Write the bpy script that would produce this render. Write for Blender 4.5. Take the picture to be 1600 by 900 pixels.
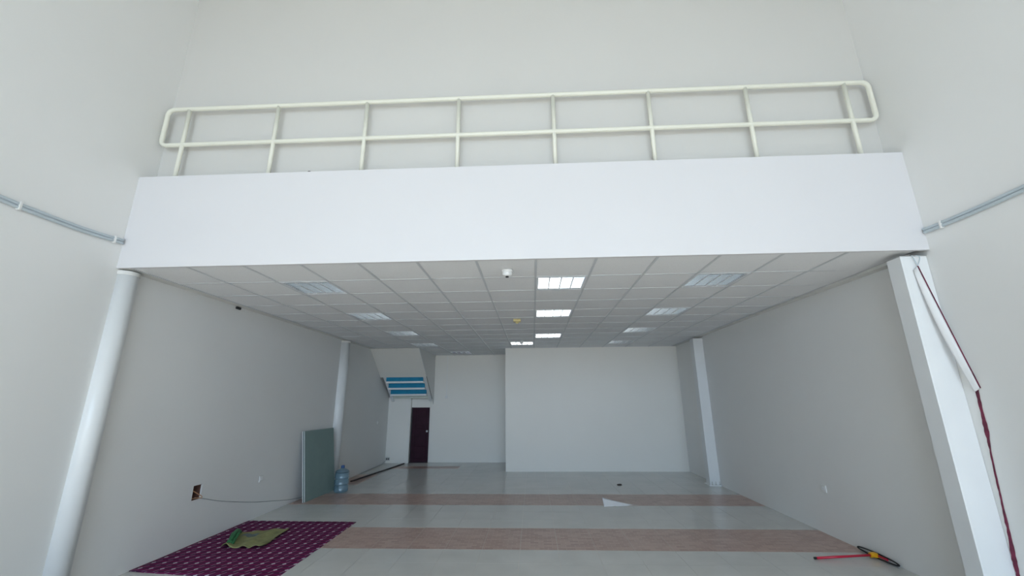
import bpy, bmesh, math, random
from mathutils import Vector, Matrix
random.seed(7)
for o in list(bpy.data.objects): bpy.data.objects.remove(o)
S = bpy.context.scene
COL = S.collection
V = Vector

# ------------------------------------------------------------------ camera
W = 8.0455          # room width (left wall x=0, right wall x=W)
CZ = 3.0518         # suspended ceiling height
YF = 3.9067         # fascia face
FT = 4.095          # fascia top
YU = 4.10           # upper wall face
YP, XP = 11.167, 3.56   # partition face, its left edge
YB = 12.80          # back wall
Y0 = -10.0           # unseen shop front, set far back so daylight reaches deeper
OPEN = 5.2          # height of the unseen shop front opening, lowered to dim the upper wall
ZT = 7.6            # hall ceiling
CAM = V((4.2656, 0.0, 1.6947))
F, YAW, PIT, ROL = 652.626, 0.046082, 0.264071, -0.007564
fwd = V((-math.sin(YAW)*math.cos(PIT), math.cos(YAW)*math.cos(PIT), math.sin(PIT)))
r0 = V((math.cos(YAW), math.sin(YAW), 0)); u0 = r0.cross(fwd)
rr = r0*math.cos(ROL) + u0*math.sin(ROL); uu = -r0*math.sin(ROL) + u0*math.cos(ROL)
cd = bpy.data.cameras.new('camera'); cam = bpy.data.objects.new('camera', cd); COL.objects.link(cam)
cd.sensor_width = 36; cd.lens = F/1600*36; cd.clip_end = 200
m = Matrix((rr, uu, -fwd)).transposed().to_4x4(); m.translation = CAM
cam.matrix_world = m
S.camera = cam

# ------------------------------------------------------------------ light and exposure
wd = bpy.data.worlds.new('world'); S.world = wd; wd.use_nodes = True
bg = wd.node_tree.nodes['Background']
bg.inputs['Color'].default_value = (0.57, 0.77, 1.0, 1); bg.inputs['Strength'].default_value = 4.6
sd = bpy.data.lights.new('sun_offscreen', 'SUN'); sun = bpy.data.objects.new('sun_offscreen', sd); COL.objects.link(sun)
sd.energy = 6.0; sd.angle = 0.009; sd.color = (1.0, 0.93, 0.83)
sun.rotation_euler = V((0.0, 0.92, -0.38)).to_track_quat('-Z', 'Y').to_euler()
pd = bpy.data.lights.new('shop_front_daylight_offscreen', 'AREA'); po = bpy.data.objects.new('shop_front_daylight_offscreen', pd); COL.objects.link(po)
pd.shape = 'RECTANGLE'; pd.size = W; pd.size_y = OPEN; pd.cycles.is_portal = True
po.location = (W/2, Y0-0.12, OPEN/2); po.rotation_euler = (math.radians(90), 0, 0)
vs = S.view_settings
vs.view_transform = 'Standard'; vs.look = 'None'; vs.gamma = 1; vs.use_curve_mapping = False
vs.exposure = 0.60

# ------------------------------------------------------------------ materials
def mat(name, col, rough=0.6, var=0.0, vscale=3.0, bump=0.0, bscale=60.0, metal=0.0, trans=0.0, spec=0.5):
    mt = bpy.data.materials.new(name); mt.use_nodes = True
    nt = mt.node_tree; b = nt.nodes['Principled BSDF']
    b.inputs['Base Color'].default_value = (*col, 1); b.inputs['Roughness'].default_value = rough
    b.inputs['Metallic'].default_value = metal; b.inputs['Transmission Weight'].default_value = trans
    b.inputs['Specular IOR Level'].default_value = spec
    tc = nt.nodes.new('ShaderNodeNewGeometry')
    if var:
        n = nt.nodes.new('ShaderNodeTexNoise'); n.inputs['Scale'].default_value = vscale; n.inputs['Detail'].default_value = 5
        nt.links.new(tc.outputs['Position'], n.inputs['Vector'])
        r = nt.nodes.new('ShaderNodeMapRange'); r.inputs[1].default_value = .3; r.inputs[2].default_value = .7
        r.inputs[3].default_value = 1-var; r.inputs[4].default_value = 1+var*.4
        nt.links.new(n.outputs['Fac'], r.inputs[0])
        mx = nt.nodes.new('ShaderNodeVectorMath'); mx.operation = 'SCALE'; mx.inputs[0].default_value = col
        nt.links.new(r.outputs[0], mx.inputs['Scale']); nt.links.new(mx.outputs[0], b.inputs['Base Color'])
    if bump:
        n = nt.nodes.new('ShaderNodeTexNoise'); n.inputs['Scale'].default_value = bscale; n.inputs['Detail'].default_value = 3
        nt.links.new(tc.outputs['Position'], n.inputs['Vector'])
        bp = nt.nodes.new('ShaderNodeBump'); bp.inputs['Strength'].default_value = bump; bp.inputs['Distance'].default_value = .01
        nt.links.new(n.outputs['Fac'], bp.inputs['Height']); nt.links.new(bp.outputs[0], b.inputs['Normal'])
    return mt
M = {}
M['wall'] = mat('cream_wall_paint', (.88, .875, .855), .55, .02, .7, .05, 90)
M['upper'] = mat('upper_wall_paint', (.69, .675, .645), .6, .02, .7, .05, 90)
M['fascia'] = mat('white_fascia_paint', (.77, .755, .765), .5, .01, 1, .02, 60)
M['partition'] = mat('partition_paint', (.92, .895, .84), .5, .015, .8, .02, 80)
M['white'] = mat('white_gloss_paint', (.86, .87, .87), .3, .02, 4)
M['rail'] = mat('cream_rail_paint', (.86, .85, .74), .35, .02, 5)
M['plaster'] = mat('margin_plaster', (.84, .83, .79), .7, .08, 6)
M['tile'] = mat('cream_floor_tile', (.70, .695, .665), .2, .07, 2.2, spec=.5)
M['grout'] = mat('floor_grout', (.68, .62, .56), .8, .1, 10)
M['conc'] = mat('slab_concrete', (.45, .44, .42), .9, .1, 4)
M['grid'] = mat('ceiling_grid_metal', (.66, .68, .70), .4, .03, 8)
M['fixw'] = mat('fixture_white_enamel', (.88, .90, .92), .3, .02, 8)
M['alu'] = mat('polished_aluminium', (.52, .57, .62), .16, .03, 10, metal=1.0)
M['tube'] = mat('fluorescent_tube_glass', (.92, .94, .96), .25, .01, 9)
M['blue'] = mat('turquoise_riser_paint', (.012, .27, .47), .5, .12, 7, spec=.25)
M['greenish'] = mat('pale_green_panel', (.66, .70, .62), .5, .04, 8)
M['door'] = mat('maroon_door', (.035, .006, .018), .5, .25, 9, spec=.2)
M['black'] = mat('black_plastic', (.012, .012, .013), .5, .1, 12)
M['dark'] = mat('raw_red_block', (.20, .10, .075), .9, .3, 12)
M['steel'] = mat('brushed_steel', (.62, .62, .6), .35, .05, 20, metal=.8)
M['plastic'] = mat('white_plastic', (.88, .88, .86), .35, .02, 15)
M['pipe'] = mat('pale_grey_conduit', (.56, .63, .67), .4, .03, 6)
M['yplast'] = mat('yellowed_plastic', (.72, .60, .28), .45, .05, 12)
M['bfront'] = mat('green_board_paper', (.24, .335, .32), .8, .05, 5)
M['bedge'] = mat('gypsum_edge', (.85, .86, .88), .7, .04, 20)
M['wire'] = mat('orange_wire', (.62, .33, .18), .5, .05, 20)
M['gwire'] = mat('grey_cable', (.42, .43, .44), .5, .05, 20)
M['bar'] = mat('dark_batten', (.035, .022, .024), .5, .2, 12)
M['paper'] = mat('white_paper', (.90, .90, .92), .7, .02, 15)
M['red'] = mat('red_handle', (.58, .015, .05), .3, .05, 12)
M['yellow'] = mat('yellow_clamp', (.85, .42, .01), .4, .05, 12)
M['maroon'] = mat('maroon_tear', (.20, .015, .055), .6, .6, 14)
M['flap'] = mat('peeled_white_sheet', (.84, .84, .84), .5, .02, 6)
M['pave'] = mat('outside_paving', (.52, .47, .39), .85, .1, 2)
M['sack'] = mat('olive_sack', (.29, .29, .125), .8, .35, 9)
M['green'] = mat('green_bundle', (.03, .17, .06), .6, .4, 20)
M['print'] = mat('faded_blue_print', (.16, .20, .20), .8, .4, 25)
M['bottle'] = mat('blue_polycarbonate', (.58, .78, .90), .12, trans=.85)
M['cap'] = mat('blue_cap', (.03, .10, .30), .4, .05, 12)

def ceiling_tile_mat():
    mt = mat('mineral_ceiling_tile', (.72, .72, .715), .85)
    nt = mt.node_tree; b = nt.nodes['Principled BSDF']
    g = nt.nodes.new('ShaderNodeNewGeometry')
    v = nt.nodes.new('ShaderNodeTexVoronoi'); v.inputs['Scale'].default_value = 70
    nt.links.new(g.outputs['Position'], v.inputs['Vector'])
    r = nt.nodes.new('ShaderNodeMapRange'); r.inputs[1].default_value = .1; r.inputs[2].default_value = .35
    r.inputs[3].default_value = .90; r.inputs[4].default_value = 1.0
    nt.links.new(v.outputs['Distance'], r.inputs[0])
    mx = nt.nodes.new('ShaderNodeVectorMath'); mx.operation = 'SCALE'; mx.inputs[0].default_value = (.90, .905, .91)
    nt.links.new(r.outputs[0], mx.inputs['Scale']); nt.links.new(mx.outputs[0], b.inputs['Base Color'])
    return mt
M['ctile'] = ceiling_tile_mat()
def terracotta():
    mt = mat('terracotta_brick_print_tile', (.5, .3, .25), .3)
    nt = mt.node_tree; b = nt.nodes['Principled BSDF']
    g = nt.nodes.new('ShaderNodeNewGeometry')
    br = nt.nodes.new('ShaderNodeTexBrick'); br.inputs['Scale'].default_value = 1
    br.inputs['Brick Width'].default_value = .109; br.inputs['Row Height'].default_value = .0546
    br.inputs['Mortar Size'].default_value = .0035; br.inputs['Bias'].default_value = 0
    br.inputs['Color1'].default_value = (.58, .41, .345, 1); br.inputs['Color2'].default_value = (.45, .28, .235, 1)
    br.inputs['Mortar'].default_value = (.61, .465, .40, 1)
    nt.links.new(g.outputs['Position'], br.inputs['Vector'])
    nt.links.new(br.outputs['Color'], b.inputs['Base Color'])
    return mt
M['terra'] = terracotta()
def carpet():
    mt = mat('purple_lattice_carpet', (.2, .03, .1), .95, spec=.1)
    nt = mt.node_tree; b = nt.nodes['Principled BSDF']; N = nt.nodes.new; L = nt.links.new
    g = N('ShaderNodeNewGeometry'); sp = N('ShaderNodeSeparateXYZ'); L(g.outputs['Position'], sp.inputs[0])
    def ma(op, a, bb=None, c=None):
        n = N('ShaderNodeMath'); n.operation = op
        for i, x in enumerate((a, bb, c)):
            if x is None: continue
            if isinstance(x, (int, float)): n.inputs[i].default_value = x
            else: L(x, n.inputs[i])
        return n.outputs[0]
    px, py = .123, .165
    # distance to nearest grid point, in metres
    def cell(s, p): return ma('MULTIPLY', ma('SUBTRACT', ma('FRACT', ma('DIVIDE', s, p)), .5), p)
    dx = cell(sp.outputs[0], px); dy = cell(sp.outputs[1], py)
    adx = ma('ABSOLUTE', dx); ady = ma('ABSOLUTE', dy)
    star = ma('LESS_THAN', ma('ADD', ma('MULTIPLY', adx, 1.0), ma('MULTIPLY', ady, .75)), .022)
    lineY = ma('LESS_THAN', ma('ABSOLUTE', ma('SUBTRACT', dx, ma('MULTIPLY', dy, .35))), .0065)
    stripe = ma('LESS_THAN', ma('FRACT', ma('DIVIDE', ma('ADD', sp.outputs[1], .01), py/2)), .36)
    n = N('ShaderNodeTexNoise'); n.inputs['Scale'].default_value = 40; L(g.outputs['Position'], n.inputs['Vector'])
    def mix(f, a, c):
        x = N('ShaderNodeMix'); x.data_type = 'RGBA'; L(f, x.inputs[0])
        for i, q in ((6, a), (7, c)):
            if isinstance(q, tuple): x.inputs[i].default_value = (*q, 1)
            else: L(q, x.inputs[i])
        return x.outputs[2]
    base = mix(n.outputs['Fac'], (.15, .016, .075), (.20, .022, .10))
    c1 = mix(stripe, base, (.075, .022, .065))
    c2 = mix(lineY, c1, (.30, .20, .29))
    c3 = mix(star, c2, (.58, .51, .59))
    L(c3, b.inputs['Base Color'])
    return mt
M['carpet'] = carpet()

# ------------------------------------------------------------------ mesh helpers
def link(name, me, mt, parent=None, smooth=False):
    o = bpy.data.objects.new(name, me); COL.objects.link(o)
    if mt is not None and not me.materials: me.materials.append(M[mt] if isinstance(mt, str) else mt)
    if smooth:
        for p in me.polygons: p.use_smooth = True
    if parent: o.parent = parent
    return o
def from_bm(name, bm, mt, parent=None, smooth=False):
    bmesh.ops.recalc_face_normals(bm, faces=bm.faces)
    me = bpy.data.meshes.new(name); bm.to_mesh(me); bm.free()
    return link(name, me, mt, parent, smooth)
def bbox(bm, a, b):
    vs_ = [bm.verts.new((x, y, z)) for x in (a[0], b[0]) for y in (a[1], b[1]) for z in (a[2], b[2])]
    for f in ((0,1,3,2),(4,6,7,5),(0,4,5,1),(2,3,7,6),(0,2,6,4),(1,5,7,3)): bm.faces.new([vs_[i] for i in f])
def box(name, a, b, mt, parent=None, bev=0.0):
    bm = bmesh.new(); bbox(bm, a, b)
    if bev: bmesh.ops.bevel(bm, geom=bm.edges[:], offset=bev, segments=2, affect='EDGES', profile=.5)
    return from_bm(name, bm, mt, parent)
def prism(name, pts, d, mt, parent=None, bev=0.0):
    """closed polygon (3D points) extruded by vector d"""
    bm = bmesh.new(); a = [bm.verts.new(p) for p in pts]; b = [bm.verts.new(V(p)+V(d)) for p in pts]
    n = len(a); bm.faces.new(a[::-1]); bm.faces.new(b)
    for i in range(n): bm.faces.new((a[i], a[(i+1)%n], b[(i+1)%n], b[i]))
    if bev: bmesh.ops.bevel(bm, geom=bm.edges[:], offset=bev, segments=2, affect='EDGES', profile=.5)
    return from_bm(name, bm, mt, parent)
def lathe(name, prof, mt, parent=None, seg=32, loc=(0,0,0), smooth=True):
    bm = bmesh.new(); rings = []
    for r, z in prof:
        rings.append([bm.verts.new((loc[0]+r*math.cos(2*math.pi*i/seg), loc[1]+r*math.sin(2*math.pi*i/seg), loc[2]+z)) for i in range(seg)] if r > 1e-6 else [bm.verts.new((loc[0], loc[1], loc[2]+z))])
    for a, b in zip(rings, rings[1:]):
        for i in range(seg):
            j = (i+1) % seg
            if len(a) == 1 and len(b) == 1: break
            if len(a) == 1: bm.faces.new((a[0], b[j], b[i]))
            elif len(b) == 1: bm.faces.new((a[i], a[j], b[0]))
            else: bm.faces.new((a[i], a[j], b[j], b[i]))
    return from_bm(name, bm, mt, parent, smooth)
def tube_bm(bm, pts, r, seg=10, closed=False):
    pts = [V(p) for p in pts]; n = len(pts); rings = []
    prev = None
    for i in range(n):
        if closed: t = (pts[(i+1)%n]-pts[i-1]).normalized()
        else: t = (pts[min(i+1,n-1)]-pts[max(i-1,0)]).normalized()
        if prev is None:
            a = t.cross(V((0,0,1)));  a = a if a.length > .05 else t.cross(V((0,1,0)))
        else: a = prev - t*prev.dot(t)
        a.normalize(); prev = a; b = t.cross(a)
        rings.append([bm.verts.new(pts[i]+a*(r*math.cos(2*math.pi*k/seg))+b*(r*math.sin(2*math.pi*k/seg))) for k in range(seg)])
    for i in range(n if closed else n-1):
        a, b = rings[i], rings[(i+1)%n]
        for k in range(seg): bm.faces.new((a[k], a[(k+1)%seg], b[(k+1)%seg], b[k]))
    if not closed: bm.faces.new(rings[0][::-1]); bm.faces.new(rings[-1])
def tube(name, pts, r, mt, parent=None, seg=10, closed=False):
    bm = bmesh.new(); tube_bm(bm, pts, r, seg, closed); return from_bm(name, bm, mt, parent, True)
def smoothpath(pts, n=6):
    pts = [V(p) for p in pts]; out = []
    P = [pts[0]] + pts + [pts[-1]]
    for i in range(1, len(P)-2):
        for k in range(n):
            t = k/n; a, b, c, d = P[i-1:i+3]
            out.append(.5*((2*b)+(c-a)*t+(2*a-5*b+4*c-d)*t*t+(3*b-a-3*c+d)*t**3))
    return out + [pts[-1]]
def empty(name, loc, label=None, cat=None, group=None, kind=None):
    o = bpy.data.objects.new(name, None); COL.objects.link(o); o.location = loc; o.empty_display_size = .05
    tag(o, label, cat, group, kind); return o
def tag(o, label=None, cat=None, group=None, kind=None):
    if label: o['label'] = label
    if cat: o['category'] = cat
    if group: o['group'] = group
    if kind: o['kind'] = kind
    return o
def struct(o, label, cat='wall'): return tag(o, label, cat, None, 'structure')
def adopt(parent):
    """parts were modelled in world coordinates: keep them there"""
    for c in parent.children:
        c.matrix_parent_inverse = Matrix.Translation(parent.location).inverted()
def copy_tree(o, parent=None):
    c = o.copy(); COL.objects.link(c); c.parent = parent
    for ch in list(o.children): copy_tree(ch, c)
    return c

# ------------------------------------------------------------------ shell
T = 0.4355                              # floor tile pitch
HOLE = (5.505, 5.652, .522, .694)       # y0,y1,z0,z1 of the hole in the left wall
bm = bmesh.new(); hy0, hy1, hz0, hz1 = HOLE
bbox(bm, (-.2, Y0, -.1), (0, hy0, ZT)); bbox(bm, (-.2, hy1, -.1), (0, YB+.2, ZT))
bbox(bm, (-.2, hy0, -.1), (0, hy1, hz0)); bbox(bm, (-.2, hy0, hz1), (0, hy1, ZT))
wl = struct(from_bm('wall_left', bm, 'wall'), 'tall cream side wall with a square hole and pale conduit')
box('hole_back', (-.2, hy0-.01, hz0-.01), (-.19, hy1+.01, hz1+.01), 'dark', wl)
# lining of the hole
for k, (a, b) in enumerate((((-.19, hy0, hz0), (-.012, hy0+.004, hz1)), ((-.19, hy1-.004, hz0), (-.02, hy1, hz1)), ((-.19, hy0+.004, hz0), (-.006, hy1-.004, hz0+.004)), ((-.19, hy0+.004, hz1-.004), (-.004, hy1-.004, hz1)))):
    box('hole_lining', a, b, 'dark', wl)
wr = struct(box('wall_right', (W, Y0, -.1), (W+.2, YB+.2, ZT), 'wall'), 'tall cream side wall with a torn maroon strip and conduit')
wb = struct(box('wall_back', (0, YB, -.1), (W, YB+.2, CZ+.5), 'partition'), 'far off-white wall holding the maroon door')
wp = struct(box('wall_partition', (XP, YP, 0), (W, YB, CZ+.25), 'partition', bev=0), 'plain warm white boxed partition at the far end')
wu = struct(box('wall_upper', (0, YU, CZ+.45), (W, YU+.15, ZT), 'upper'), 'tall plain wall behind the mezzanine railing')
bm = bmesh.new(); bbox(bm, (0, YF, CZ-.004), (W, YF+.03, FT)); bbox(bm, (0, YF+.03, CZ+.45), (W, YU, FT))
wf = struct(from_bm('wall_fascia', bm, 'fascia'), 'bright white beam fascia above the suspended ceiling')
wfr = struct(box('wall_front', (0, Y0-.2, OPEN), (W, Y0, ZT), 'wall'), 'unseen header wall above the shop front opening, lowered to dim the upper wall')
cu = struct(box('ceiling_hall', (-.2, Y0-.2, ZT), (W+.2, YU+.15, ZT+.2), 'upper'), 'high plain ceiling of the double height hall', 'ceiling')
gr = struct(box('ground', (-40, -60, -.3), (48, Y0, -.04), 'pave'), 'pale paving outside the shop front', 'ground')

# ------------------------------------------------------------------ floor with tiles
fl = struct(box('floor', (-.2, Y0, -.15), (W+.2, YB+.2, -.0025), 'grout'), 'cream tiled floor with two terracotta tile bands', 'floor')
YS = 5.558; XS = 4.08; TX = .449
cols = []; x = XS - TX*math.ceil(XS/TX)
while x < W:
    a, b = max(x, 0), min(x+TX, W)
    if b-a > .02: cols.append((a, b))
    x += TX
rows = []; k0 = -40
for k in range(k0, 40):
    a, b = YS+T*k, YS+T*(k+1)
    a2, b2 = max(a, Y0), min(b, YB)
    if b2-a2 > .02: rows.append((k, a2, b2))
bmt = bmesh.new(); bbox(bmt, (0, 0, -.01), (1, 1, 0))
tmesh = {}
for key in ('tile', 'terra'):
    me = bpy.data.meshes.new('floor_tile_'+key); bmt.to_mesh(me); me.materials.append(M[key]); tmesh[key] = me
bmt.free()
rest = bmesh.new(); restt = bmesh.new(); G = .0015; GT = .0035
for k, a, b in rows:
    for ci, (xa, xb) in enumerate(cols):
        terra = k in (0, 1, 5, 6)
        if 9.45 < .5*(a+b) < 10.9 and ci < 2: terra = True          # short border beside the stairs
        if 11.75 < .5*(a+b) < 12.1 and 1 < ci < 6: terra = True
        if a > YP and xa > XP: continue
        if -3 <= k <= 12:
            o = link('terracotta_tile' if terra else 'floor_tile', tmesh['terra' if terra else 'tile'], None, fl)
            g_ = GT if terra else G; o.location = (xa+g_, a+g_, random.uniform(-.0004, 0)); o.scale = (xb-xa-2*g_, b-a-2*g_, 1)
        else:
            bbox(restt if terra else rest, (xa+G, a+G, -.01), (xb-G, b-G, 0))
o = from_bm('distant_floor_tiles', rest, 'tile', fl); o['kind'] = 'stuff'
o = from_bm('distant_terracotta_tiles', restt, 'terra', fl); o['kind'] = 'stuff'

# ------------------------------------------------------------------ suspended ceiling
ce = struct(box('ceiling', (0, YF+.03, CZ+.25), (W, YB, CZ+.45), 'conc'), 'white suspended ceiling of square mineral tiles in a grid', 'ceiling')
g0, gy0, P = .1246, 3.9505, .6
gxs = [g0+P*i for i in range(14)]; gys = [gy0+P*i for i in range(15)] + [YB]; gys[0] = YF+.032
LIGHTS = [('a', 2, 1), ('a', 2, 4), ('a', 2, 7), ('a', 2, 10), ('a', 3, 13),
          ('b', 7, 1), ('b', 7, 4), ('b', 7, 8), ('b', 6, 10),
          ('c', 10, 1), ('c', 10, 4), ('c', 10, 7), ('c', 10, 10)]
lit = {(i, j) for _, i, j in LIGHTS}
SX, SY = 1.312, 10.88                    # stair well: x<SX, y>SY
bmt = bmesh.new(); bbox(bmt, (0, 0, 0), (1, 1, .014))
cme = bpy.data.meshes.new('ceiling_tile'); bmt.to_mesh(cme); bmt.free(); cme.materials.append(M['ctile'])
for i in range(13):
    for j in range(len(gys)-1):
        if (i, j) in lit: continue
        xa, xb, ya, yb = gxs[i], gxs[i+1], gys[j], gys[j+1]
        if xb <= SX+.05:
            if ya >= SY: continue
            yb = min(yb, SY)
        if xa >= XP-.05:
            if ya >= YP: continue
            yb = min(yb, YP)
        o = link('ceiling_tile', cme, None, ce)
        o.location = (xa+.002, ya+.002, CZ+.003+random.uniform(0, .0015)); o.scale = (xb-xa-.004, yb-ya-.004, 1)
        if i == 12 and j in (0, 1, 2): o.rotation_euler = (random.uniform(-.004, .004), .012, 0)
for i, x in enumerate(gxs):
    y1 = SY if x < SX+.05 else (YP if x > XP else YB)
    box('grid_runner', (x-.012, YF+.032, CZ-.003), (x+.012, y1, CZ+.02), 'grid', ce)
for j, y in enumerate(gys[:-1]):
    xa = SX if y > SY else 0; xb = XP if y > YP else W
    xs = [xa+.0] + [x for x in gxs if xa < x < xb] + [xb]
    bm = bmesh.new()
    for a, b in zip(xs, xs[1:]):
        if b-a > .13: bbox(bm, (a+.0125, y-.009, CZ-.001), (b-.0125, y+.009, CZ+.018))
    from_bm('cross_tee', bm, 'grid', ce)
# plaster margins along both side walls
t1 = box('trim_1', (0, YF+.032, CZ-.004), (g0-.016, 10.86, CZ+.03), 'plaster'); struct(t1, 'narrow plaster margin between left wall and ceiling grid', 'trim')
bm = bmesh.new()
xa = gxs[13]+.02
t2 = prism('trim_2', [(xa, 4.12, CZ+.03), (xa, 4.12, CZ-.034), (xa, 6.4, CZ-.010), (xa, YP, CZ-.004), (xa, YP, CZ+.03)], (W-xa, 0, 0), 'plaster'); struct(t2, 'uneven plaster margin dropping below ceiling at right wall', 'trim')

# ------------------------------------------------------------------ recessed fluorescent fixtures
def fixture_proto():
    e = empty('ceiling_light', (0, 0, 0))
    h = .288
    # housing: open tray made of a back pan and four sides
    bm = bmesh.new()
    bbox(bm, (-h, -h, .088), (h, h, .093))
    for a, b in (((-h, -h, 0), (-h+.004, h, .088)), ((h-.004, -h, 0), (h, h, .088)), ((-h+.004, -h, 0), (h-.004, -h+.004, .088)), ((-h+.004, h-.004, 0), (h-.004, h, .088))): bbox(bm, a, b)
    from_bm('housing', bm, 'fixw', e)
    bm = bmesh.new()
    for a, b in (((-h, -h, -.004), (-h+.016, h, .002)), ((h-.016, -h, -.004), (h, h, .002)), ((-h+.016, -h, -.004), (h-.016, -h+.016, .002)), ((-h+.016, h-.016, -.004), (h-.016, h, .002))): bbox(bm, a, b)
    from_bm('frame', bm, 'fixw', e)
    q = (h-.016)*2/4
    for k in range(4):
        xc = -h+.016+q*(k+.5)
        tube('fluorescent_tube', [(xc, -h+.03, .062), (xc, h-.03, .062)], .013, 'tube', e, 10)
    for k in range(5):                                   # reflector ridges between the tubes
        xc = -h+.016+q*k
        w0 = .012
        prism('reflector_ridge', [(xc-w0, -h+.016, .066), (xc+w0, -h+.016, .066), (xc+.0045, -h+.016, .004), (xc-.0045, -h+.016, .004)], (0, 2*h-.032, 0), 'fixw', e)
    n = 13
    for k in range(1, n):                                # V-section cross blades that cut off the view of the tubes
        y = -h+.016+(2*h-.032)*k/n
        bm = bmesh.new()
        for c in range(4):
            x0 = -h+.016+q*c+.007; x1 = x0+q-.014
            pr = [(y-.0012, .004), (y+.0012, .004), (y+.0095, .036), (y-.0095, .036)]
            va = [bm.verts.new((x0, py, pz)) for py, pz in pr]; vb = [bm.verts.new((x1, py, pz)) for py, pz in pr]
            bm.faces.new(va); bm.faces.new(vb[::-1])
            for m_ in range(4): bm.faces.new((va[m_], vb[m_], vb[(m_+1)%4], va[(m_+1)%4]))
        from_bm('louvre_blade', bm, 'alu', e)
    return e
proto = fixture_proto(); first = True
glab = {'a': 'row of recessed lights along the left wall', 'b': 'row of recessed lights along the ceiling middle', 'c': 'row of recessed lights along the right wall'}
labs = {
 (2,1): 'recessed louvred light by the left wall, nearest its row to the fascia',
 (2,4): 'recessed louvred light by the left wall, second in its row from the fascia',
 (2,7): 'recessed louvred light by the left wall, third in its row from the fascia',
 (2,10): 'recessed louvred light just before the sloping stair soffit',
 (3,13): 'recessed louvred light close to the far wall right of the stair enclosure',
 (7,1): 'recessed louvred light beside the white smoke detector',
 (7,4): 'recessed louvred light beside the yellowed sounder in the ceiling middle',
 (7,8): 'recessed louvred light in the middle row, third one from the fascia',
 (6,10): 'recessed louvred light just before the partition, next to a white ceiling sensor',
 (10,1): 'recessed louvred light nearest the square column under the fascia',
 (10,4): 'recessed louvred light by the right wall, second in its row from the fascia',
 (10,7): 'recessed louvred light by the right wall, third in its row from the fascia',
 (10,10): 'recessed louvred light by the right wall, last of its row before the partition'}
for c, i, j in LIGHTS:
    e = proto if first else copy_tree(proto); first = False
    e.location = (gxs[i]+P/2, gys[j]+P/2, CZ)
    tag(e, labs[(i, j)], 'ceiling light', glab[c])

# ------------------------------------------------------------------ railing on the mezzanine ledge
YR = 4.006; RR = .025
e = empty('guard_railing', (W/2, YR, FT), 'cream painted tubular guard railing on the ledge above the fascia', 'railing')
x0, x1, z0, z1, rc = .055, 7.985, 4.552, 5.03, .07
def arc(cx, cz, a0):
    return [(cx+rc*math.cos(a0+t*math.pi/12), YR, cz+rc*math.sin(a0+t*math.pi/12)) for t in range(7)]
path = arc(x1-rc, z1-rc, 0) + arc(x0+rc, z1-rc, math.pi/2) + arc(x0+rc, z0+rc, math.pi) + arc(x1-rc, z0+rc, 1.5*math.pi)
tube('rail_loop', path, RR, 'rail', e, 14, True)
for x in (.312, 1.385, 2.432, 3.492, 4.558, 5.617, 6.675, 7.73):
    tube('post', [(x, YR, FT-.002), (x, YR, z1-.004)], .0225, 'rail', e, 12)
adopt(e)

# ------------------------------------------------------------------ columns
def round_column(y, r, label):
    e = empty('round_column', (0, y, 0), label, 'column', 'round columns against the left wall')
    lathe('shaft', [(0, 0), (r, 0), (r, CZ-.02), (0, CZ-.02)], 'white', e, 40, (.012, y, 0), False)
    sh = e.children[0]
    for p in sh.data.polygons: p.use_smooth = abs(p.normal.z) < .5
    lathe('collar', [(r-.001, CZ-.06), (r+.006, CZ-.06), (r+.006, CZ-.0205), (r-.001, CZ-.0205)], 'plaster', e, 40, (.012, y, 0), False)
    adopt(e); return e
round_column(4.03, .098, 'white round column on left wall directly under the fascia end')
round_column(9.30, .13, 'white round column on left wall behind the leaning boards')
def square_column(y0, y1, xa, label, base):
    e = empty('square_column', ((xa+W)/2, (y0+y1)/2, 0), label, 'column', 'square columns against the right wall')
    box('shaft', (xa, y0, .0), (W-.001, y1, CZ-.05), 'white', e, .004)
    box('head_plate', (xa-.01, y0-.005, CZ-.05), (W-.001, y1+.01, CZ-.046), 'steel', e)
    box('base_plate', (xa-.03, y0-.05, 0), (W-.001, y1+.03, .022), 'white', e, .003)
    if base:
        for k in range(3):
            x = xa+.035+k*.075
            bm = bmesh.new(); tube_bm(bm, [(x, y0-.025, .022), (x, y0-.025, .085)], .008, 8); tube_bm(bm, [(x, y0-.025, .022), (x, y0-.025, .042)], .016, 6)
            from_bm('anchor_bolt', bm, 'steel', e)
    adopt(e); return e
square_column(3.955, 4.115, 7.80, 'white square column on right wall directly under the fascia end', False)
square_column(9.42, 9.62, 7.835, 'white square column with bolted base plate near the partition', True)

# ------------------------------------------------------------------ stairs seen from below
sl = -.764
def zs(y): return CZ + sl*(y-SY)
e = empty('staircase', (.64, YB-.2, 0), 'boxed staircase with turquoise risers seen from below', 'staircase')
yc = 11.79
prism('soffit_panel', [(.004, SY, CZ), (.004, yc, zs(yc)), (.004, yc+.03, zs(yc)+.045), (.004, SY+.04, CZ+.03)], (SX-.024, 0, 0), 'partition', e)
prism('side_panel', [(SX-.02, SY, CZ), (SX-.02, YB-.004, zs(YB)+.03), (SX-.02, YB-.004, CZ+.2), (SX-.02, SY, CZ+.2)], (.02, 0, 0), 'wall', e)
for xa, xb in ((.085, .165), (SX-.10, SX-.022)):
    prism('stringer', [(xa, yc+.005, zs(yc+.005)-.0), (xa, YB-.15, zs(YB-.15)), (xa, YB-.15, zs(YB-.15)+.2), (xa, yc+.005, zs(yc)+.2)], (xb-xa, 0, 0), 'white', e)
run = .222; rise = .17
for k in range(3):
    y = yc+.03+run*k
    if y > 12.6: break
    zt = zs(yc)+.012-rise*k
    box('riser', (.165, y, zt-rise+.05), (SX-.10, y+.012, zt+.005), 'blue', e)
    if k < 4: box('tread', (.165, y-.012, zt-rise), (SX-.10, min(y+run-.012, 12.655), zt-rise+.05), 'white', e)
box('end_panel', (.165, 12.52, 1.79), (SX-.10, 12.535, 1.86), 'greenish', e)
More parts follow.
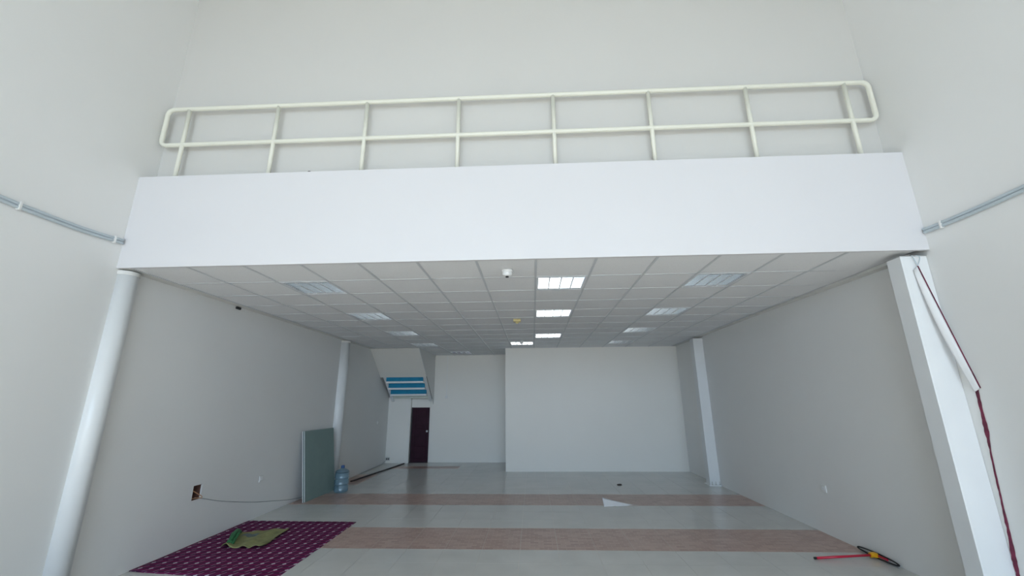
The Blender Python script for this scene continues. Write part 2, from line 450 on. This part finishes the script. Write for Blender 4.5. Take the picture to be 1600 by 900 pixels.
prism('edge_strip', [(SX, SY+.9, zs(SY+.9)-.012), (SX, YB-.25, zs(YB-.25)-.012), (SX, YB-.25, zs(YB-.25)+.012), (SX, SY+.9, zs(SY+.9)+.012)], (.006, 0, 0), 'bar', e)
adopt(e)
t3 = struct(box('wall_understair', (0, 12.66, 0), (.672, YB, 1.83), 'partition'), 'short white wall panel under the stairs beside the door')
# door
d = struct(box('door_1', (.672, YB-.05, 1.53), (1.235, YB, 1.76), 'partition'), 'low maroon door under the stairs', 'door')
box('door_frame', (.672, YB-.045, .0), (.70, YB, 1.53), 'black', d)
lf = box('door_leaf', (.70, YB-.04, .012), (1.205, YB-.004, 1.525), 'door', d, .003)
for za, zb in ((.1, .44), (.5, .94), (1.0, 1.44)):
    bm = bmesh.new(); bbox(bm, (.775, YB-.048, za), (1.13, YB-.04, zb))
    bmesh.ops.bevel(bm, geom=[q for q in bm.edges if all(abs(v.co.y-(YB-.048)) < 1e-5 for v in q.verts)], offset=.007, segments=1, affect='EDGES')
    from_bm('door_panel', bm, 'door', lf)
lathe('knob', [(0, .0), (.012, 0), (.012, .03), (.028, .04), (.03, .055), (.02, .068), (0, .07)], 'plastic', lf, 16)
kn = lf.children[-1] if lf.children[-1].name.startswith('knob') else [c for c in lf.children if c.name.startswith('knob')][0]
kn.location = (1.165, YB-.04, .86); kn.rotation_euler = (math.pi/2, 0, 0)
box('threshold', (.672, YB-.09, 0), (1.22, YB-.05, .018), 'bar', d)

# ------------------------------------------------------------------ conduits on the side walls
def conduit(x, sgn, pts, clips, label):
    e = empty('wall_conduit', (x, pts[-1][0], pts[-1][1]), label, 'conduit', 'twin conduits on the side walls')
    for dz in (.0145, -.0145):
        tube('conduit_pipe', smoothpath([(x+sgn*.0155, y, z+dz) for y, z in pts], 8), .0145, 'pipe', e, 12)
    for y, z in clips:
        bm = bmesh.new()
        bbox(bm, (x+sgn*.0005, y-.011, z-.038), (x+sgn*.034, y+.011, z+.036)); bmesh.ops.bevel(bm, geom=bm.edges[:], offset=.004, segments=2, affect='EDGES')
        from_bm('pipe_clip', bm, 'plastic', e)
    adopt(e)
conduit(0, 1, [(-1.2, 3.32), (.8, 3.31), (2.2, 3.315), (2.87, 3.30), (3.0, 3.297), (3.37, 3.297), (3.62, 3.308), (3.895, 3.332)], [(.9, 3.31), (1.95, 3.315), (2.985, 3.297), (3.80, 3.323)], 'pale grey twin conduit on left wall ending at the fascia')
conduit(W, -1, [(-1.2, 3.27), (.8, 3.255), (2.2, 3.245), (3.06, 3.228), (3.45, 3.222), (3.8, 3.228), (3.895, 3.235)], [(.9, 3.255), (2.2, 3.245), (3.72, 3.226)], 'pale grey twin conduit on right wall ending at the fascia')

# ------------------------------------------------------------------ torn wall sheet on the right
e = empty('peeled_wall_sheet', (W-.02, 3.9, 1.8), 'white sheet peeling off right wall beside the square column, maroon torn edge', 'wall sheet')
top = V((7.925, 3.945, 2.90)); bot = V((W-.006, 3.815, 1.77))
bm = bmesh.new(); grid = []
n = 14
for i in range(n+1):
    t = i/n
    edge = top.lerp(bot, t) + V((-.012*math.sin(math.pi*t), -.01*math.sin(math.pi*t), 0))
    z = edge.z - .02
    inner = V((7.885, 3.9535, 2.86)).lerp(V((W-.012, 3.86, 1.74)), t) + V((-.03*math.sin(math.pi*t), .0, 0))
    row = []
    for k in range(7):
        s = k/6
        q = inner.lerp(edge, s); q.y -= .012*math.sin(math.pi*s)*(1-t*.5); q.y = min(q.y, 3.952)
        row.append(bm.verts.new(q))
    grid.append(row)
for a, b in zip(grid, grid[1:]):
    for k in range(6): bm.faces.new((a[k], a[k+1], b[k+1], b[k]))
sh = from_bm('sheet', bm, 'flap', e, True)
so = sh.modifiers.new('thickness', 'SOLIDIFY'); so.thickness = .002; so.offset = 0
tube('torn_edge', [top.lerp(bot, i/n) + V((-.012*math.sin(math.pi*i/n)+.004, -.01*math.sin(math.pi*i/n)-.004, .0)) for i in range(n+1)], .0045, 'maroon', e, 6)
# maroon strip left on the wall where the covering came off
pts = [(3.842, 1.765), (3.852, 1.60), (3.858, 1.42), (3.878, 1.25), (3.892, 1.05), (3.903, .86), (3.915, .65), (3.93, .45), (3.937, .34), (3.945, .15), (3.95, .02)]
wid = [.030, .030, .040, .014, .016, .014, .030, .040, .034, .02, .02]
bm = bmesh.new(); L, R = [], []
NS = 60
def interp(arr, t):
    f = t*(len(arr)-1); i = min(int(f), len(arr)-2); f -= i
    a, b = arr[i], arr[i+1]
    return tuple(p+(q-p)*f for p, q in zip(a, b)) if isinstance(a, tuple) else a+(b-a)*f
for i in range(NS+1):
    t = i/NS; y, z = interp(pts, t); w = .85*interp(wid, t)*random.uniform(.75, 1.2)
    L.append(y+w*.6+random.uniform(-.002, .003)); R.append(y-w*.4)
    L[-1] = (W-.003, L[-1], z); R[-1] = (W-.003, R[-1], z)
va = [bm.verts.new(q) for q in L]; vb = [bm.verts.new(q) for q in R]
for i in range(NS): bm.faces.new((va[i], va[i+1], vb[i+1], vb[i]))
ms = from_bm('torn_strip', bm, 'maroon', e)
so = ms.modifiers.new('thickness', 'SOLIDIFY'); so.thickness = .003; so.offset = 0
tube('thin_wire', smoothpath([(7.895, 3.94, CZ-.05), (7.90, 3.935, 2.99), (7.925, 3.94, 2.91)], 6), .004, 'pipe', e, 6)
tube('thin_wire', smoothpath([(7.925, 3.94, CZ-.05), (7.955, 3.93, 2.99), (7.95, 3.935, 2.95), (7.925, 3.94, 2.90)], 6), .004, 'pipe', e, 6)
adopt(e)

# ------------------------------------------------------------------ detectors on the ceiling
def detector(name, x, y, mt, s, label, cat):
    e = empty(name, (x, y, CZ), label, cat)
    lathe('base', [(0, 0), (.055*s, 0), (.056*s, -.018*s), (.05*s, -.022*s), (0, -.022*s)], mt, e, 28)
    lathe('head', [(.047*s, -.022*s), (.05*s, -.04*s), (.044*s, -.055*s), (.03*s, -.066*s), (0, -.068*s)], mt, e, 28)
    lathe('sensor_tip', [(.017*s, -.0665*s), (.016*s, -.078*s), (.0, -.081*s)], 'black' if mt == 'plastic' else 'plastic', e, 16)
    for c in e.children: c.location.z -= .001
    return e
detector('smoke_detector', 4.018, 4.27, 'plastic', 1.05, 'white smoke detector on the ceiling close to the fascia', 'detector')
a = detector('alarm_sounder', 4.021, 7.10, 'yplast', .6, 'yellowed plastic alarm sounder on a square base on the ceiling', 'detector')
box('square_base', (-.062, -.055, -.042), (.062, .055, -.001), 'yplast', a, .006)
for c in a.children:
    if not c.name.startswith('square'): c.location.z -= .03
detector('smoke_detector', 4.027, 9.86, 'plastic', .8, 'white ceiling sensor close to the partition and a louvred light', 'detector')

# ------------------------------------------------------------------ sockets, wires
def plate(name, c, nrm, w, h, label, group, dark=False):
    """faceplate centred at c on a wall with normal nrm ('x','-x','-y')"""
    e = empty(name, c, label, 'socket', group)
    box('faceplate', (-w/2, -.014, -h/2), (w/2, 0, h/2), 'steel' if dark else 'plastic', e, .003)
    for k in (-1, 1):
        box('rocker', (k*w*.2-w*.13, -.019, -h*.22), (k*w*.2+w*.13, -.014, h*.22), 'black' if dark else 'plastic', e, .0015)
    e.rotation_euler[2] = {'x': math.pi/2, '-x': -math.pi/2, '-y': 0}[nrm]
    return e
GS = 'wall sockets and plates'
plate('wall_socket', (.0005, 6.87, .55), 'x', .09, .09, 'small white wall plate on left wall between the hole and the boards', GS)
plate('wall_socket', (.0005, 11.84, 1.15), 'x', .085, .085, 'small white wall plate on left wall near the stairs', GS)
plate('wall_socket', (W-.0005, 6.14, .56), '-x', .10, .09, 'small white wall plate low on right wall', GS)
plate('wall_socket', (.075, 12.659, .115), '-y', .12, .085, 'black and steel socket at floor level under the stairs', GS, True)
e = empty('surface_raceway', (1.69, YB, 1.83), 'thin white cable raceway running down the far wall to a box', 'raceway')
box('duct', (1.682, YB-.012, 1.86), (1.698, YB-.0005, CZ-.005), 'plastic', e)
box('outlet_box', (1.655, YB-.03, 1.78), (1.73, YB-.0005, 1.86), 'plastic', e, .004)
adopt(e)
e = empty('wall_cable', (.01, 5.65, .52), 'thin grey cable sagging along left wall from the hole to the boards', 'cable')
tube('grey_cable', smoothpath([(-.04, 5.60, .54), (.006, 5.66, .522), (.006, 5.75, .495), (.006, 6.04, .41), (.006, 6.68, .26), (.006, 7.17, .17), (.008, 7.75, .07), (.012, 8.3, .012)], 6), .0045, 'gwire', e, 6)
tube('orange_wire', smoothpath([(-.085, 5.53, .655), (-.03, 5.56, .62), (.0, 5.615, .575), (.012, 5.652, .548), (.010, 5.655, .53), (-.02, 5.61, .535), (-.06, 5.53, .535)], 6), .005, 'wire', e, 6)
adopt(e)
tag(tube('floor_cable', smoothpath([(.012, 10.9, .008), (.016, 11.6, .012), (.02, 12.3, .02), (.03, 12.62, .07), (.045, 12.652, .11)], 6), .005, 'gwire'), 'grey cable along the foot of left wall to the black socket', 'cable')
o = box('hole_stand_in', (.001, 5.70, CZ-.045), (.03, 5.79, CZ-.008), 'black', None, .008); tag(o, 'small black block standing in for a hole where left wall meets ceiling', 'hole stand-in')  # added black block in place of a small dark hole

# ------------------------------------------------------------------ carpet, sack
bm = bmesh.new(); nx, ny = 30, 34; ga = []
c00, c01, c11, c10 = V((.012, 4.79, 0)), V((.012, 6.70, 0)), V((1.655, 6.665, 0)), V((1.675, 4.60, 0))
for i in range(nx+1):
    row = []
    for j in range(ny+1):
        s, t = i/nx, j/ny
        p_ = c00.lerp(c10, s).lerp(c01.lerp(c11, s), t)
        if i == nx: p_.x += .003*math.sin(j*1.3)
        if j in (0, ny): p_.y += .003*math.sin(i*1.7)
        p_.z = .006 + .003*math.sin(5*p_.x+3*p_.y)*math.sin(4.2*p_.y)
        row.append(bm.verts.new(p_))
    ga.append(row)
for i in range(nx):
    for j in range(ny): bm.faces.new((ga[i][j], ga[i+1][j], ga[i+1][j+1], ga[i][j+1]))
cp = from_bm('carpet', bm, 'carpet', None, True)
so = cp.modifiers.new('thickness', 'SOLIDIFY'); so.thickness = .006; so.offset = -1
tag(cp, 'purple carpet with pale lattice pattern along the left wall', 'carpet')

e = empty('folded_sack', (.65, 5.8, .01), 'olive green woven sack with faded print lying on the carpet', 'sack')
bm = bmesh.new(); n1, n2 = 26, 18; ga = []
a0, a1, b1, b0 = V((.50, 5.47, 0)), V((.24, 6.07, 0)), V((.90, 6.24, 0)), V((.985, 5.50, 0))
def sackpt(s, t):
    q = a0.lerp(b0, s).lerp(a1.lerp(b1, s), t)
    z = .02 + .012*math.sin(9*s+2*t)*math.cos(7*t) + .010*math.sin(17*s-5*t)
    if t < .2: z += .028*(1-t/.2)*max(0, math.sin(13*s+.6))
    z += .04*max(0, s-.8)*max(0, t-.6)*8
    return V((q.x, q.y, max(z, .012)))
for i in range(n1+1): ga.append([bm.verts.new(sackpt(i/n1, j/n2)) for j in range(n2+1)])
for i in range(n1):
    for j in range(n2): bm.faces.new((ga[i][j], ga[i+1][j], ga[i+1][j+1], ga[i][j+1]))
sk = from_bm('sack_cloth', bm, 'sack', e, True)
so = sk.modifiers.new('thickness', 'SOLIDIFY'); so.thickness = .006; so.offset = -1
bm = bmesh.new(); ga = []
for i in range(9): ga.append([bm.verts.new(sackpt(.20+.30*i/8, .60+.22*j/5+.05*math.sin(i)) + V((0, 0, .008))) for j in range(6)])
for i in range(8):
    for j in range(5): bm.faces.new((ga[i][j], ga[i+1][j], ga[i+1][j+1], ga[i][j+1]))
from_bm('faded_print', bm, 'print', e, True)
bm = bmesh.new()
for k in range(9):
    s = .08+.13*random.random(); p0 = sackpt(s*.9+.03, .12+.05*random.random()); p1 = sackpt(s*.7, .85+.12*random.random())
    mid = p0.lerp(p1, .5)+V((random.uniform(-.03, .03), 0, .05+.03*random.random()))
    tube_bm(bm, smoothpath([p0+V((0, 0, .008)), mid, p1+V((0, 0, .03))], 5), .013+.008*random.random(), 7)
from_bm('green_ribbon_bundle', bm, 'green', e, True)
adopt(e)

# ------------------------------------------------------------------ leaning boards
def board(xb, xt, ya, yb, H, label):
    ang = math.atan2(xb-xt, H); L_ = math.hypot(xb-xt, H)
    e = empty('plasterboard_sheet', (xb, ya, 0), label, 'board', 'plasterboard sheets leaning on the left wall')
    e.rotation_euler = (0, -ang, -(yb[1]-ya)*.0 - math.atan2(yb[0], yb[1]-ya))
    D = yb[1]-ya
    box('core', (-.0125, 0, .001), (-.001, D, L_), 'bedge', e, .001)
    box('green_face', (-.001, .002, .002), (.0005, D-.002, L_-.001), 'bfront', e)
    return e
board(.236, .085, 7.87, (.035, 8.945), 1.185, 'green faced plasterboard sheet leaning in front on the left wall')
board(.216, .066, 7.845, (.035, 8.93), 1.187, 'plasterboard sheet leaning behind the green one, white edge showing')

# ------------------------------------------------------------------ water bottle
e = empty('water_bottle', (.475, 8.76, 0), 'large ribbed blue water cooler bottle on the floor beside the boards', 'bottle')
R_ = .132; prof = [(0, .012), (.05, .008), (.10, .002), (.122, .006), (R_, .03)]
z = .03
for k in range(3):
    prof += [(R_, z+.005), (R_, z+.085), (R_-.006, z+.09), (R_-.016, z+.10), (R_-.006, z+.11), (R_, z+.115)]; z += .112
prof += [(R_, .36), (R_-.008, .382), (R_-.03, .402), (R_-.07, .418), (.040, .43), (.030, .44), (.028, .452)]
b_ = lathe('body', prof, 'bottle', e, 40)
so = b_.modifiers.new('wall', 'SOLIDIFY'); so.thickness = .003; so.offset = -1
lathe('cap', [(.0335, .447), (.0335, .478), (.029, .486), (0, .487)], 'cap', e, 24)
lathe('neck_ring', [(.034, .44), (.038, .443), (.038, .447), (.034, .45)], 'cap', e, 24)

# ------------------------------------------------------------------ things on the floor
p0, p1 = V((.235, 9.80, .012)), V((.60, 12.50, .012)); dr = (p1-p0); ang = math.atan2(dr.x, dr.y)
e = empty('floor_batten', p0, 'long thin dark batten lying on the floor near the stairs', 'batten'); e.rotation_euler[2] = -ang
box('batten', (-.02, 0, -.012), (.02, dr.length, .014), 'bar', e, .003)
box('end_cap', (-.022, dr.length-.05, -.0115), (.022, dr.length+.002, .016), 'black', e, .002)

bm = bmesh.new(); ga = []
for i in range(17):
    s = i/16; row = []
    w = .26*(1-s)**1.1+.05
    for j in range(7):
        t = j/6
        x = 5.405+.57*s; y = 7.64+.09*s + w*.55*t*(1-.3*s)
        zz = .004+ .105*(1-s)**1.3*t**1.2 + .012*max(0, math.sin(9*s))*(1-t)*(1 if s > .3 else 0)
        row.append(bm.verts.new((x, y, zz)))
    ga.append(row)
for i in range(16):
    for j in range(6): bm.faces.new((ga[i][j], ga[i+1][j], ga[i+1][j+1], ga[i][j+1]))
pp = from_bm('paper_sheet', bm, 'paper', None, True)
so = pp.modifiers.new('thickness', 'SOLIDIFY'); so.thickness = .0015; so.offset = 0
tag(pp, 'curled white paper scrap on the far terracotta band', 'paper')

bm = bmesh.new(); bmesh.ops.create_icosphere(bm, subdivisions=2, radius=1)
for v in bm.verts:
    v.co = V((v.co.x*.05, v.co.y*.035, max(v.co.z, -.6)*.016)) * (1+.25*math.sin(v.co.x*5+v.co.y*3)); 
zmin = min(v.co.z for v in bm.verts)
for v in bm.verts: v.co += V((6.02, 9.47, -zmin))
tag(from_bm('debris_lump', bm, 'bar', None, True), 'small dark lump of debris on the floor before the partition', 'debris')

e = empty('floor_squeegee', (7.95, 5.34, 0), 'floor squeegee with red handle lying against the right wall', 'squeegee')
tube('handle', [(7.315, 5.325, .014), (7.93, 5.352, .04)], .0125, 'red', e, 12)
tube('handle_grip', [(7.30, 5.3245, .0135), (7.325, 5.3255, .0145)], .0128, 'black', e, 12)
bm = bmesh.new(); tube_bm(bm, [(7.915, 5.351, .039), (7.975, 5.354, .041)], .026, 10); bbox(bm, (7.945, 5.325, .02), (7.985, 5.385, .062))
bmesh.ops.bevel(bm, geom=bm.edges[:], offset=.002, segments=1, affect='EDGES')
from_bm('yellow_clamp', bm, 'yellow', e)
loop = [(7.985+.012*math.sin(a)*.3, 5.345+.285*math.cos(a), .036+.022*math.sin(a)) for a in [2*math.pi*k/36 for k in range(36)]]
tube('blade_frame', loop, .008, 'black', e, 8, True)
prism('rubber_blade', [(7.992, 5.08, .0), (7.992, 5.61, .0), (7.992, 5.60, .03), (7.992, 5.09, .03)], (.006, 0, 0), 'gwire', e)
box('red_bracket', (7.978, 5.20, .03), (7.99, 5.36, .05), 'red', e, .003)
adopt(e)

bm = bmesh.new(); bmesh.ops.create_icosphere(bm, subdivisions=2, radius=1)
for v in bm.verts: v.co = V((v.co.x*.02, v.co.y*.014, max(v.co.z, -.5)*.012)) + V((1.90, 3.925, FT+.006))
tag(from_bm('plaster_crumb', bm, 'bar', None, True), 'tiny dark crumb on the top edge of the white fascia', 'debris')
